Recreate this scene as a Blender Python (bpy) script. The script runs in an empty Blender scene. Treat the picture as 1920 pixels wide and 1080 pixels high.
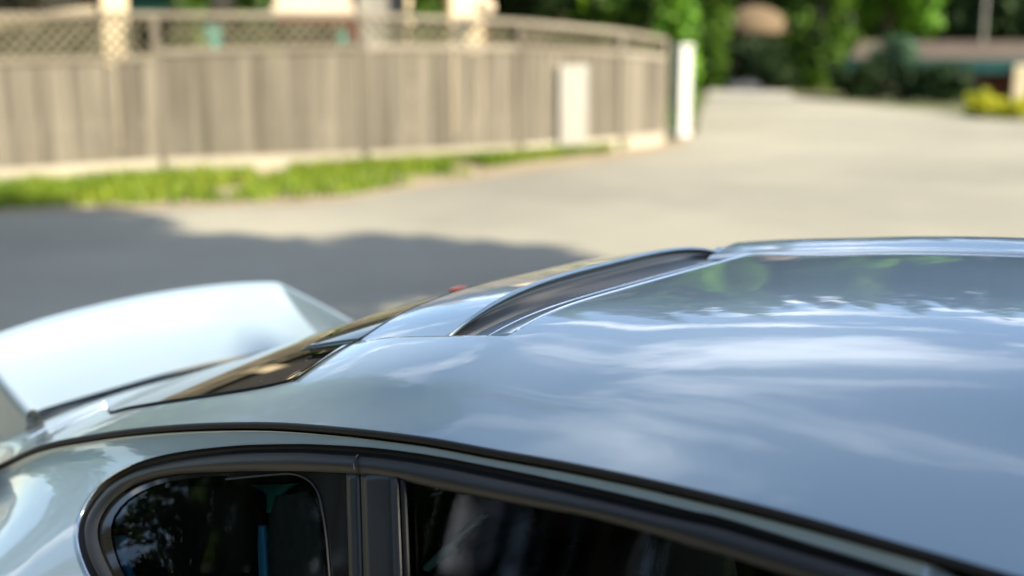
import bpy, bmesh, math, random
import numpy as np
from mathutils import Vector, Matrix
random.seed(7); RNG = np.random.default_rng(7)
sc = bpy.context.scene
COL = sc.collection

# ------------------------------------------------------------------ camera
CAM = np.array([2.0753, -1.9408, 1.7992])
YAW, PITCH, FPX = math.radians(129.775), math.radians(11.889), 2344.5
cd = bpy.data.cameras.new('camera'); cam = bpy.data.objects.new('camera', cd); COL.objects.link(cam)
cam.location = CAM; cam.rotation_euler = (math.pi/2-PITCH, 0, YAW-math.pi/2)
cd.sensor_width = 36; cd.lens = FPX/1920*36; cd.clip_end = 2000; cd.clip_start = .02
cd.dof.use_dof = True; cd.dof.focus_distance = 2.02; cd.dof.aperture_fstop = 1.55
cd.dof.aperture_blades = 9
sc.camera = cam
# ------------------------------------------------------------------ sky, sun, exposure
SUN_EL, SUN_DIR = math.radians(36), (0.995, 0.10)
w = bpy.data.worlds.new('World'); sc.world = w; w.use_nodes = True
nt = w.node_tree; nt.nodes.clear()
def N(t, nt, **k):
    n = nt.nodes.new(t)
    for a, b in k.items(): setattr(n, a, b)
    return n
sky = N('ShaderNodeTexSky', nt, sky_type='NISHITA'); sky.sun_disc = False
sky.sun_elevation = SUN_EL; sky.sun_rotation = math.atan2(SUN_DIR[0], SUN_DIR[1])
sky.dust_density = .35; sky.air_density = 1.0; sky.ozone_density = .7
CLX, CLY = 3.3, 1.7
tc = N('ShaderNodeTexCoord', nt)
sep = N('ShaderNodeSeparateXYZ', nt); nt.links.new(tc.outputs['Generated'], sep.inputs[0])
mx = N('ShaderNodeMath', nt, operation='MAXIMUM'); mx.inputs[1].default_value = .06
nt.links.new(sep.outputs[2], mx.inputs[0])
dv = N('ShaderNodeVectorMath', nt, operation='DIVIDE'); cmb = N('ShaderNodeCombineXYZ', nt)
for i in range(3): nt.links.new(mx.outputs[0], cmb.inputs[i])
nt.links.new(tc.outputs['Generated'], dv.inputs[0]); nt.links.new(cmb.outputs[0], dv.inputs[1])
cn = N('ShaderNodeTexNoise', nt); cn.inputs['Scale'].default_value = 1.35; cn.inputs['Detail'].default_value = 9
cn.inputs['Roughness'].default_value = .58; cn.inputs['Distortion'].default_value = .4
cmap = N('ShaderNodeMapping', nt); cmap.inputs['Location'].default_value = (CLX, CLY, 0)
nt.links.new(dv.outputs[0], cmap.inputs[0]); nt.links.new(cmap.outputs[0], cn.inputs['Vector'])
cr = N('ShaderNodeValToRGB', nt); cr.color_ramp.elements[0].position = .53; cr.color_ramp.elements[1].position = .69
nt.links.new(cn.outputs['Fac'], cr.inputs[0])
mix = N('ShaderNodeMix', nt, data_type='RGBA'); mix.inputs['B'].default_value = (11.5, 11.6, 12, 1)
nt.links.new(cr.outputs['Color'], mix.inputs['Factor']); nt.links.new(sky.outputs[0], mix.inputs['A'])
bg = N('ShaderNodeBackground', nt); bg.inputs['Strength'].default_value = .114
nt.links.new(mix.outputs['Result'], bg.inputs[0])
wo = N('ShaderNodeOutputWorld', nt); nt.links.new(bg.outputs[0], wo.inputs[0])
sd = bpy.data.lights.new('sun', 'SUN'); sun = bpy.data.objects.new('sun', sd); COL.objects.link(sun)
sd.energy = 5.0; sd.angle = math.radians(.53); sd.color = (1, .90, .70)
sv = Vector((SUN_DIR[0]*math.cos(SUN_EL), SUN_DIR[1]*math.cos(SUN_EL), math.sin(SUN_EL)))
sun.rotation_euler = sv.to_track_quat('Z', 'Y').to_euler(); sun.location = sv*60
vs = sc.view_settings; vs.view_transform = 'Standard'; vs.look = 'None'; vs.gamma = 1; vs.exposure = 1.46
vs.use_curve_mapping = False
sc.cycles.max_bounces = 10; sc.cycles.transparent_max_bounces = 16; sc.cycles.glossy_bounces = 6
sc.cycles.sample_clamp_indirect = 6

# ------------------------------------------------------------------ pixel rays
_d = np.array([math.cos(YAW)*math.cos(PITCH), math.sin(YAW)*math.cos(PITCH), -math.sin(PITCH)])
_r = np.array([math.sin(YAW), -math.cos(YAW), 0]); _u = np.cross(_r, _d)
def ray(px, py): return _d + _r*(px-960)/FPX - _u*(py-540)/FPX
def atz(px, py, z):
    v = ray(px, py); return CAM + v*(z-CAM[2])/v[2]
def at(px, py, dist):                       # a point at horizontal distance dist
    v = ray(px, py); return CAM + v*dist/math.hypot(v[0], v[1])

# ------------------------------------------------------------------ helpers
def link(name, me, mat=None, parent=None, smooth=False):
    o = bpy.data.objects.new(name, me); COL.objects.link(o)
    if mat is not None and len(me.materials) == 0: me.materials.append(mat)
    if smooth: me.polygons.foreach_set('use_smooth', [True]*len(me.polygons))
    if parent is not None: o.parent = parent
    return o
def mesh(name, v, f):
    me = bpy.data.meshes.new(name); me.from_pydata([tuple(map(float, p)) for p in v], [], f); me.update(); return me
def tag(o, label, cat, group=None, kind=None):
    if label: o['label'] = label
    if cat: o['category'] = cat
    if group: o['group'] = group
    if kind: o['kind'] = kind
    return o
def empty(name, loc, label, cat, group=None, rz=0):
    o = bpy.data.objects.new(name, None); COL.objects.link(o); o.location = loc; o.rotation_euler.z = rz
    o.empty_display_size = .2
    return tag(o, label, cat, group)
def grid_mesh(name, P, flip=False):
    P = np.asarray(P); n, m = P.shape[:2]
    f = []
    for i in range(n-1):
        for j in range(m-1):
            q = (i*m+j, i*m+j+1, (i+1)*m+j+1, (i+1)*m+j)
            f.append(q[::-1] if flip else q)
    return mesh(name, P.reshape(-1, 3), f)
def box_mesh(name, sx, sy, sz, bevel=0, z0=True, seg=2):
    bm = bmesh.new(); bmesh.ops.create_cube(bm, size=1)
    bmesh.ops.scale(bm, vec=(sx, sy, sz), verts=bm.verts)
    if z0: bmesh.ops.translate(bm, vec=(0, 0, sz/2), verts=bm.verts)
    if bevel: bmesh.ops.bevel(bm, geom=bm.edges[:], offset=bevel, segments=seg, profile=.5, affect='EDGES')
    me = bpy.data.meshes.new(name); bm.to_mesh(me); bm.free(); return me
def tube_mesh(name, pts, rad, n=10, cap=True):
    pts = [Vector(p) for p in pts]; k = len(pts)
    rads = rad if hasattr(rad, '__len__') else [rad]*k
    v, f = [], []
    up = Vector((0, 0, 1))
    for i, p in enumerate(pts):
        t = (pts[min(i+1, k-1)]-pts[max(i-1, 0)]).normalized()
        a = t.cross(up)
        if a.length < 1e-3: a = t.cross(Vector((1, 0, 0)))
        a.normalize(); b = t.cross(a)
        for j in range(n):
            th = 2*math.pi*j/n
            v.append(p + (a*math.cos(th)+b*math.sin(th))*rads[i])
    for i in range(k-1):
        for j in range(n):
            f.append((i*n+j, i*n+(j+1) % n, (i+1)*n+(j+1) % n, (i+1)*n+j))
    if cap:
        f.append(tuple(range(n))[::-1]); f.append(tuple((k-1)*n+j for j in range(n)))
    me = mesh(name, v, f)
    bm = bmesh.new(); bm.from_mesh(me); bmesh.ops.recalc_face_normals(bm, faces=bm.faces); bm.to_mesh(me); bm.free()
    return me
def fixn(me):
    bm = bmesh.new(); bm.from_mesh(me); bmesh.ops.remove_doubles(bm, verts=bm.verts, dist=1e-5)
    bmesh.ops.recalc_face_normals(bm, faces=bm.faces); bm.to_mesh(me); bm.free(); return me
def interp(tab):
    xs = np.array([t[0] for t in tab], float); ys = np.array([t[1] for t in tab], float)
    o = np.argsort(xs); xs = xs[o]; ys = ys[o]
    # monotone-ish smooth interpolation (Catmull-Rom / Hermite)
    m = np.gradient(ys, xs)
    def fn(x):
        x = np.asarray(x, float)
        i = np.clip(np.searchsorted(xs, x)-1, 0, len(xs)-2)
        h = xs[i+1]-xs[i]; t = (x-xs[i])/h
        inside = (1+2*t)*(1-t)**2*ys[i]+t*(1-t)**2*h*m[i]+t*t*(3-2*t)*ys[i+1]+t*t*(t-1)*h*m[i+1]
        lo = ys[0]+(x-xs[0])*m[0]; hi = ys[-1]+(x-xs[-1])*m[-1]
        return np.where(t < 0, lo, np.where(t > 1, hi, inside))
    return fn
def sstep(a, b, x):
    t = np.clip((np.asarray(x, float)-a)/(b-a), 0, 1); return t*t*(3-2*t)
def resample(pts, n):
    pts = np.asarray(pts, float)
    # smooth the polyline a little with Catmull-Rom, then take n even points
    out = []
    P = np.vstack([2*pts[0]-pts[1], pts, 2*pts[-1]-pts[-2]])
    for i in range(1, len(P)-2):
        for t in np.linspace(0, 1, 12, endpoint=False):
            a, b, c, d = P[i-1:i+3]
            out.append(.5*((2*b)+(c-a)*t+(2*a-5*b+4*c-d)*t*t+(-a+3*b-3*c+d)*t**3))
    out.append(pts[-1]); out = np.array(out)
    s = np.r_[0, np.cumsum(np.linalg.norm(np.diff(out, axis=0), axis=1))]
    q = np.linspace(0, s[-1], n)
    return np.stack([np.interp(q, s, out[:, k]) for k in range(out.shape[1])], 1)

# ------------------------------------------------------------------ materials
def principled(name, col=(.5, .5, .5), rough=.5, metal=0, **k):
    m = bpy.data.materials.new(name); m.use_nodes = True
    b = m.node_tree.nodes['Principled BSDF']
    b.inputs['Base Color'].default_value = (*col, 1); b.inputs['Roughness'].default_value = rough
    b.inputs['Metallic'].default_value = metal
    for a, v in k.items(): b.inputs[a].default_value = v
    return m
def noise_mat(name, c1, c2, scale=3, rough=.8, detail=6, stretch=(1, 1, 1), bump=0, bscale=None, random_obj=0, island=0, spec=.3, c3=None):
    m = principled(name, c1, rough); t = m.node_tree; b = t.nodes['Principled BSDF']
    b.inputs['Specular IOR Level'].default_value = spec
    co = N('ShaderNodeTexCoord', t); mp = N('ShaderNodeMapping', t); mp.inputs['Scale'].default_value = stretch
    t.links.new(co.outputs['Object'], mp.inputs[0])
    n = N('ShaderNodeTexNoise', t); n.inputs['Scale'].default_value = scale; n.inputs['Detail'].default_value = detail
    n.inputs['Roughness'].default_value = .62
    t.links.new(mp.outputs[0], n.inputs['Vector'])
    r = N('ShaderNodeValToRGB', t); e = r.color_ramp.elements
    e[0].position = .3; e[1].position = .7; e[0].color = (*c1, 1); e[1].color = (*c2, 1)
    if c3: x = e.new(.5); x.color = (*c3, 1)
    fac = n.outputs['Fac']
    if random_obj or island:
        if random_obj:
            oi = N('ShaderNodeObjectInfo', t); src = oi.outputs['Random']; amt = random_obj
            if True:
                add0 = N('ShaderNodeVectorMath', t, operation='ADD'); mul0 = N('ShaderNodeMath', t, operation='MULTIPLY'); mul0.inputs[1].default_value = 37
                t.links.new(src, mul0.inputs[0]); t.links.new(mp.outputs[0], add0.inputs[0]); t.links.new(mul0.outputs[0], add0.inputs[1])
                t.links.new(add0.outputs[0], n.inputs['Vector'])
        else:
            g = N('ShaderNodeNewGeometry', t); src = g.outputs['Random Per Island']; amt = island
        ms = N('ShaderNodeMath', t, operation='MULTIPLY_ADD'); ms.inputs[1].default_value = amt; ms.inputs[2].default_value = -amt/2
        t.links.new(src, ms.inputs[0]); ad = N('ShaderNodeMath', t, operation='ADD')
        t.links.new(ms.outputs[0], ad.inputs[0]); t.links.new(fac, ad.inputs[1]); fac = ad.outputs[0]
    t.links.new(fac, r.inputs[0]); t.links.new(r.outputs[0], b.inputs['Base Color'])
    if bump:
        n2 = N('ShaderNodeTexNoise', t); n2.inputs['Scale'].default_value = bscale or scale*6; n2.inputs['Detail'].default_value = 4
        t.links.new(mp.outputs[0], n2.inputs['Vector'])
        bp = N('ShaderNodeBump', t); bp.inputs['Strength'].default_value = bump; bp.inputs['Distance'].default_value = .02
        t.links.new(n2.outputs['Fac'], bp.inputs['Height']); t.links.new(bp.outputs[0], b.inputs['Normal'])
    return m
def leaf_mat(name, c1, c2, c3=None):
    m = noise_mat(name, c1, c2, scale=.9, rough=.55, detail=3, island=.45, spec=.25, c3=c3)
    t = m.node_tree; b = t.nodes['Principled BSDF']
    # thin leaves let some light through
    tr = N('ShaderNodeBsdfTranslucent', t); ms = N('ShaderNodeMixShader', t); ms.inputs[0].default_value = .35
    r = [n for n in t.nodes if n.type == 'VALTORGB'][0]
    t.links.new(r.outputs[0], tr.inputs['Color'])
    out = [n for n in t.nodes if n.type == 'OUTPUT_MATERIAL'][0]
    t.links.new(b.outputs[0], ms.inputs[1]); t.links.new(tr.outputs[0], ms.inputs[2]); t.links.new(ms.outputs[0], out.inputs['Surface'])
    return m
def paint_mat():
    m = principled('silver_paint', (.325, .405, .45), .38, .58)
    b = m.node_tree.nodes['Principled BSDF']; t = m.node_tree
    b.inputs['Coat Weight'].default_value = 1; b.inputs['Coat Roughness'].default_value = .012; b.inputs['Coat IOR'].default_value = 1.55
    co = N('ShaderNodeTexCoord', t)
    v = N('ShaderNodeTexVoronoi', t); v.inputs['Scale'].default_value = 1400
    t.links.new(co.outputs['Object'], v.inputs['Vector'])
    mr = N('ShaderNodeMapRange', t); mr.inputs['To Min'].default_value = .34; mr.inputs['To Max'].default_value = .44
    sp = N('ShaderNodeSeparateColor', t); t.links.new(v.outputs['Color'], sp.inputs[0]); t.links.new(sp.outputs[0], mr.inputs['Value'])
    t.links.new(mr.outputs[0], b.inputs['Roughness'])
    # very faint orange-peel waviness of the clear coat
    n = N('ShaderNodeTexNoise', t); n.inputs['Scale'].default_value = 9; n.inputs['Detail'].default_value = 3
    t.links.new(co.outputs['Object'], n.inputs['Vector'])
    bp = N('ShaderNodeBump', t); bp.inputs['Strength'].default_value = .05; bp.inputs['Distance'].default_value = .01
    t.links.new(n.outputs['Fac'], bp.inputs['Height']); t.links.new(bp.outputs[0], b.inputs['Coat Normal'])
    return m
def glass_mat(name, tint, fres=1.5, rough=0.0):
    m = bpy.data.materials.new(name); m.use_nodes = True; t = m.node_tree; t.nodes.clear()
    tr = N('ShaderNodeBsdfTransparent', t); tr.inputs[0].default_value = (*tint, 1)
    gl = N('ShaderNodeBsdfGlossy', t); gl.inputs['Roughness'].default_value = rough; gl.inputs[0].default_value = (1, 1, 1, 1)
    fr = N('ShaderNodeFresnel', t); fr.inputs['IOR'].default_value = fres
    mi = N('ShaderNodeMixShader', t); o = N('ShaderNodeOutputMaterial', t)
    t.links.new(fr.outputs[0], mi.inputs[0]); t.links.new(tr.outputs[0], mi.inputs[1]); t.links.new(gl.outputs[0], mi.inputs[2])
    t.links.new(mi.outputs[0], o.inputs[0]); return m
M = dict(
 paint=paint_mat(),
 rubber=noise_mat('black_rubber', (.004, .004, .0045), (.007, .007, .0075), 60, .5, spec=.25),
 satin=noise_mat('satin_black_trim', (.0045, .0052, .0065), (.008, .009, .011), 220, .45, bump=.06, bscale=900, spec=.5),
 pillar=noise_mat('pillar_trim', (.006, .007, .009), (.010, .0115, .0145), 200, .38, bump=.04, bscale=900, spec=.5),
 gloss=principled('gloss_black', (.012, .011, .010), .06, 0),
 brownreflect=principled('brown_reflection', (.10, .088, .07), .16, .5),  # mid-brown reflection put into the base colour
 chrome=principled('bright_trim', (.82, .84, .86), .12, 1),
 sideglass=glass_mat('tinted_side_glass', (.50, .54, .52), 1.45),
 rearglass=principled('tinted_rear_glass', (.006, .007, .006), .01, 0, **{'IOR': 1.55}),
 roofglass=principled('tinted_roof_glass', (.03, .032, .025), .015, 0, **{'IOR': 1.55}),
 greenedge=principled('green_glass_edge', (.01, .05, .04), .15, 0),
 cabin=noise_mat('cabin_black', (.006, .006, .007), (.011, .011, .012), 40, .7),
 seat=noise_mat('seat_leather', (.0035, .0035, .004), (.006, .006, .0065), 30, .6, bump=.1, bscale=300),
 lining=noise_mat('grey_lining', (.05, .055, .06), (.075, .08, .085), 80, .8),
 tealglint=principled('teal_glow_tone', (.02, .20, .17), .3, .2),
 blueglint=principled('blue_sky_glint', (.06, .34, .62), .3, .2),  # blue of the sky mirrored in dark trim, put into the colour
 belt=noise_mat('cyan_reflection_tone', (.10, .19, .19), (.13, .23, .23), 300, .6),  # pale teal of a reflection in the door glass
 orange=principled('orange_reflection', (.75, .13, .05), .3),
 tyre=noise_mat('tyre_rubber', (.018, .018, .018), (.03, .03, .03), 20, .85),
 rim=principled('rim_metal', (.45, .46, .48), .3, 1),
 lamp_red=principled('lamp_red', (.35, .01, .01), .15), lamp_clear=principled('lamp_clear', (.7, .72, .75), .08),
 asphalt=noise_mat('worn_asphalt', (.155, .146, .120), (.305, .285, .222), .16, .82, 8, bump=.5, bscale=55, spec=.25),
 soil=noise_mat('soil_and_turf', (.06, .085, .025), (.13, .11, .06), .5, .95, 8, bump=.6, bscale=9),
 dirt=noise_mat('verge_dirt', (.20, .155, .10), (.31, .25, .175), .9, .95, 8, bump=.5, bscale=25),
 drive=noise_mat('pale_drive', (.27, .25, .21), (.34, .32, .27), .6, .9, 6, bump=.4, bscale=30),
 grass=leaf_mat('verge_grass', (.085, .155, .012), (.25, .30, .030), (.16, .235, .018)),
 lawn=noise_mat('lawn', (.05, .12, .02), (.11, .19, .03), 1.4, .9, 8, bump=.6, bscale=30),
 cedar=noise_mat('weathered_cedar', (.082, .070, .054), (.185, .163, .126), 5, .85, 7, (1, 1, .07), bump=.35, bscale=60, random_obj=.18, spec=.2),
 rail=noise_mat('sunbleached_rail', (.14, .12, .09), (.225, .198, .155), 5, .85, 6, (.15, 1, 1), bump=.25, random_obj=.3, spec=.2),
 kick=noise_mat('pale_kickboard', (.25, .22, .165), (.37, .33, .26), 4, .85, 6, (.15, 1, 1), bump=.25, random_obj=.3, spec=.2),
 lattice=noise_mat('lattice_wood', (.065, .058, .036), (.12, .108, .072), 5, .85, 4, random_obj=.4, spec=.2),
 white=noise_mat('white_paint', (.46, .45, .41), (.56, .55, .51), 3, .55, 5),
 offwhite=noise_mat('highlight_white', (.21, .20, .175), (.29, .278, .245), 3, .7, 5, (1, 1, .3)),
 cream=noise_mat('cream_paint', (.66, .52, .33), (.76, .62, .42), 2, .7, 5),
 beam=noise_mat('greyed_beam', (.22, .18, .12), (.34, .28, .20), 3, .8, 5, (.2, 1, 1)),
 roofdark=noise_mat('dark_shingle', (.022, .018, .014), (.045, .038, .03), 6, .9, 6, bump=.5, bscale=40),
 rooftan=noise_mat('tan_shingle', (.42, .33, .23), (.52, .42, .31), 4, .9, 6, bump=.5, bscale=30),
 redwood=noise_mat('red_brown_wood', (.13, .045, .03), (.20, .07, .045), 4, .8, 5),
 wallbrown=noise_mat('brown_siding', (.035, .028, .02), (.06, .05, .036), 3, .85, 5),
 wallgrey=noise_mat('grey_siding', (.20, .19, .165), (.28, .265, .23), 3, .85, 5, (1, 1, .2)),
 teal=noise_mat('teal_paint', (.05, .27, .24), (.08, .36, .32), 3, .6, 4),
 tealdark=noise_mat('dark_teal_fascia', (.008, .06, .058), (.016, .085, .08), 3, .6, 4),
 roofpink=noise_mat('faded_roofing', (.065, .048, .038), (.105, .08, .064), 2, .9, 6, bump=.4, bscale=20),
 window=principled('dark_window', (.012, .014, .016), .05),
 thatch=noise_mat('tan_thatch', (.10, .070, .042), (.16, .115, .07), 5, .95, 6, (1, 1, .3), bump=.5),
 bark=noise_mat('bark', (.05, .036, .025), (.11, .085, .06), 4, .95, 6, (1, 1, .15), bump=.6),
 leafdark=leaf_mat('leaf_dark', (.006, .017, .005), (.028, .058, .011)),
 leafmid=leaf_mat('leaf_mid', (.018, .050, .005), (.092, .175, .013)),
 leafbright=leaf_mat('leaf_bright', (.055, .15, .010), (.16, .33, .020)),
 leafgrey=leaf_mat('leaf_grey', (.05, .11, .06), (.13, .21, .12)),
 leafyellow=leaf_mat('leaf_yellow', (.45, .42, .02), (.68, .62, .04), (.30, .36, .03)),
 palecar=principled('pale_car_paint', (.62, .70, .74), .3, .1),
 skirt=noise_mat('beige_stucco', (.48, .36, .22), (.56, .43, .28), 2, .9, 5),
)

# ================================================================== THE SETTING
def gz(x, y):                                # ground height: level round the car, falling away beyond the road's far edge
    d = np.hypot(x-CAM[0], y-CAM[1])
    return -1.7*sstep(31, 44, d)*sstep(-13.5, -9.5, x)
gx = np.r_[np.linspace(-900, -60, 10), np.linspace(-56, 40, 60), np.linspace(50, 900, 10)]
gy = np.r_[np.linspace(-900, -50, 10), np.linspace(-46, 70, 70), np.linspace(80, 900, 10)]
G = np.array([[(x, y, float(gz(x, y))) for y in gy] for x in gx])
o = link('ground', grid_mesh('ground', G, flip=True), M['soil'], smooth=True); o['kind'] = 'structure'
# road: far edge and verge edge follow the photograph's ground line
verge = [atz(*p, 0) for p in [(-700, 470), (-300, 425), (0, 396), (300, 385), (600, 375), (800, 345), (1000, 317), (1150, 297), (1262, 276), (1300, 256), (1310, 225), (1320, 196)]]
faredge = [atz(*p, 0) for p in [(1335, 180), (1500, 184), (1700, 204), (1920, 229), (2300, 285)]]
poly = [p[:2] for p in verge]+[p[:2] for p in faredge]+[(7.2, 8.5), (10.5, 1.9), (34, 1.4), (34, -9), (6, -8.5), (-5, -6.8), (-12, -8), (-24, -12), (-24, -2)]
bm = bmesh.new(); vs_ = [bm.verts.new((p[0], p[1], .006)) for p in poly]; bm.faces.new(vs_)
bmesh.ops.triangulate(bm, faces=bm.faces[:]); me = bpy.data.meshes.new('road'); bm.to_mesh(me); bm.free(); fixn(me)
o = link('road', me, M['asphalt']); o['kind'] = 'structure'
# pale driveway running on between the trees at the road's far end
dl = [at(1325, 182, 32.5)[:2], at(1345, 170, 60)[:2]]; dr_ = [at(1490, 182, 32.2)[:2], at(1440, 170, 60)[:2]]
P = []
for t in np.linspace(0, 1, 12):
    a = np.array(dl[0])*(1-t)+np.array(dl[1])*t; b = np.array(dr_[0])*(1-t)+np.array(dr_[1])*t
    P.append([(a[0], a[1], float(gz(*a))+.03), (b[0], b[1], float(gz(*b))+.03)])
o = link('driveway', fixn(grid_mesh('driveway', P)), M['drive']); o['kind'] = 'structure'

# fence line
FN = [(-13.3, -.6), (-12.4, 2.0), (-11.55, 4.55), (-10.93, 7.02), (-9.68, 9.2), (-8.78, 11.25), (-8.36, 13.0), (-8.36, 14.15)]
FH = [1.88, 1.88, 1.88, 1.90, 1.90, 1.82, 1.69, 1.57]      # fence top at each post
FB = [1.36, 1.36, 1.36, 1.43, 1.48, 1.45, 1.36, 1.27]      # top of the boards at each post
# dirt strip along the verge, and turf in front of the fence
def strip(name, a, b, z, mat, n=40):
    A = resample(a, n); B = resample(b, n)
    P = [[(*(A[i]*(1-t)+B[i]*t), z+.02*math.sin(i*1.7)*t*0) for t in np.linspace(0, 1, 4)] for i in range(n)]
    return link(name, fixn(grid_mesh(name, P)), mat)
va = np.array([p[:2] for p in verge])
cen = np.array([2., -1.9])
inner = np.array([p + (cen-p)/np.linalg.norm(cen-p)*.35 for p in va[2:11]])
o = strip('dirt_verge', inner, [FN[2], FN[3], FN[4], (-9.2, 10.2), FN[5], FN[6], (-8.3, 13.9), FN[7], (-9.0, 16.2)], .014, M['dirt']); o['kind'] = 'structure'
def blades(name, pts, hmin, hmax, mat, wid=.012):
    v, f = [], []
    for (x, y, z) in pts:
        h = random.uniform(hmin, hmax); a = random.uniform(0, 6.283); l = random.uniform(.1, .6)*h
        dx, dy = math.cos(a)*wid, math.sin(a)*wid; b = random.uniform(0, 6.283)
        i = len(v)
        v += [(x-dx, y-dy, z), (x+dx, y+dy, z), (x+math.cos(b)*l, y+math.sin(b)*l, z+h)]; f.append((i, i+1, i+2))
    return link(name, mesh(name, v, f), mat)
pts = []
fl = resample(FN[1:7], 160); vl = resample(va[1:9], 160)
tot = 26000
for k in range(tot):
    u = random.random(); i = int(u*159)
    t = random.random()
    a, b = fl[i], vl[i]
    wv = .5+.5*math.sin(i*.21)*math.sin(i*.093+1)
    if u > .62: t *= .55*(1-u)/.38+.18+.12*wv
    elif random.random() < .22*(t > .8): continue
    if .52 < u < .60 and t > .2 and random.random() < .72: continue
    p = a*(1-t)+b*t
    if math.sin(p[0]*2.1+p[1]*1.3)+math.sin(p[1]*3.7-p[0])+.6*math.sin(p[0]*7+p[1]*5) > 1.15+.3*random.random(): continue
    if t > .55+.35*math.sin(p[1]*2.3)*math.sin(p[1]*.9+2) and random.random() < .6: continue
    pts.append((p[0], p[1], .012))
o = blades('verge_grass', pts, .06, .17, M['grass'], .022); tag(o, None, None, kind='stuff'); o['label'] = 'bright green grass along the foot of the fence'

# wooden fence: every post, board, rail and lattice slat its own piece
fence = empty('wooden_fence', (FN[3][0], FN[3][1], 0), 'weathered brown plank fence with lattice top curving along the road', 'fence')
FO = Vector((FN[3][0], FN[3][1], 0))
def child(name, me, mat, parent, loc, rz=0, ry=0, off=FO):
    ob = link(name, me, mat, parent); ob.location = Vector(loc)-off; ob.rotation_euler = (0, ry, rz); return ob
BW = .142
mesh_cache = {}
def bmesh_box(key, *dims, bevel=.004):
    k = (key,)+tuple(round(d, 3) for d in dims)
    if k not in mesh_cache: mesh_cache[k] = box_mesh(key, *dims, bevel=bevel, seg=1)
    return mesh_cache[k]
for k in range(len(FN)-1):
    a = np.array(FN[k]); b = np.array(FN[k+1]); L = np.linalg.norm(b-a); ang = math.atan2(b[1]-a[1], b[0]-a[0]); dr = (b-a)/L
    nrm = np.array([dr[1], -dr[0]])              # towards the road
    if nrm@(cen-a) < 0: nrm = -nrm
    H, H1, B0, B1 = FH[k], FH[k+1], FB[k] if k != 3 else 1.44, FB[k+1] if k != 2 else 1.37
    HB = min(B0, B1)
    child('post', bmesh_box('post', .10, .10, H+.05, bevel=.006), M['cedar'], fence, (*a, -.02), ang)
    nb = int((L-.10)/(BW+.006)); pitch = (L-.10)/nb
    for i in range(nb):
        p = a+dr*(.05+pitch*(i+.5))+nrm*(.030+random.uniform(-.004, .006)); HB = B0+(B1-B0)*(i+.5)/nb; HB = round(HB*50)/50
        child('board', bmesh_box('board', BW, .018, HB-.10), M['cedar'], fence, (*p, .10+random.uniform(-.012, .012)), ang+random.uniform(-.02, .02), random.uniform(-.006, .006))
    mid = (a+b)/2
    child('kickboard', bmesh_box('kickboard', L-.10, .03, .19), M['kick'], fence, (*(mid+nrm*.062), .02), ang)
    child('rail', bmesh_box('rail', L-.10, .06, .085), M['rail'], fence, (*(mid+nrm*.035), (B0+B1)/2), ang, -math.atan2(B1-B0, L))
    child('top_rail', bmesh_box('top_rail', L, .12, .07), M['rail'], fence, (*mid, (H+H1)/2-.02), ang, -math.atan2(H1-H, L))
    # lattice of crossed slats between the two rails
    hh = (H+H1)/2-.02-(B0+B1)/2-.085; sl = hh*math.sqrt(2); step = .135
    ns = int((L-.1-hh)/step)
    for i in range(ns+1):
        for s in (1, -1):
            p = a+dr*(.05+hh/2+(L-.1-hh)*i/ns)+nrm*(.012*s)
            u_ = i/ns; z0 = B0+(B1-B0)*u_+.085; z1 = H+(H1-H)*u_-.02
            me = bmesh_box('lattice_slat', .036, .010, sl-.01, bevel=.002)
            ob = link('lattice_slat', me, M['lattice'], fence)
            mt = Matrix.Translation(Vector((p[0], p[1], (z0+z1)/2))-FO) @ Matrix.Rotation(ang, 4, 'Z') @ Matrix.Rotation(s*math.pi/4, 4, 'Y') @ Matrix.Translation((0, 0, -(sl-.01)/2))
            ob.matrix_local = mt
child('post', bmesh_box('post', .10, .10, 1.6, bevel=.006), M['cedar'], fence, (*FN[-1], -.02))
# board added for an overexposed highlight on the fence; white post at its far end
ang = math.atan2(FN[6][1]-FN[5][1], FN[6][0]-FN[5][0])
A_, B_ = np.array(FN[5]), np.array(FN[6]); v_ = ray(1064, 300)[:2]
k_ = np.linalg.solve(np.array([v_, A_-B_]).T, A_-CAM[:2])[0]; nn = np.array([math.sin(ang), -math.cos(ang)])
if nn@(cen-A_) < 0: nn = -nn
p = CAM[:2]+v_*k_+nn*.115
wp = empty('highlight_board', (p[0], p[1], 0), 'plain white board standing in for an overexposed highlight on the brown fence', 'door', rz=ang)
link('sheet', box_mesh('sheet', .50, .03, 1.20, .006), M['offwhite'], wp).location = (0, 0, .06)
for s in (-1, 1): link('foot', box_mesh('foot', .06, .06, .08, .004), M['offwhite'], wp).location = (s*.18, 0, 0)
p = atz(1277, 257, 0)
wpost = empty('white_post', (p[0], p[1], 0), 'tall white square post at the far right end of the fence', 'post', rz=math.radians(-24))
link('shaft', box_mesh('shaft', .21, .21, 1.44, .01), M['white'], wpost)
link('cap', box_mesh('cap', .25, .25, .07, .015), M['white'], wpost).location = (0, 0, 1.42)
link('base_block', box_mesh('base_block', .24, .24, .12, .01), M['white'], wpost).location = (0, 0, -.01)

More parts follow.
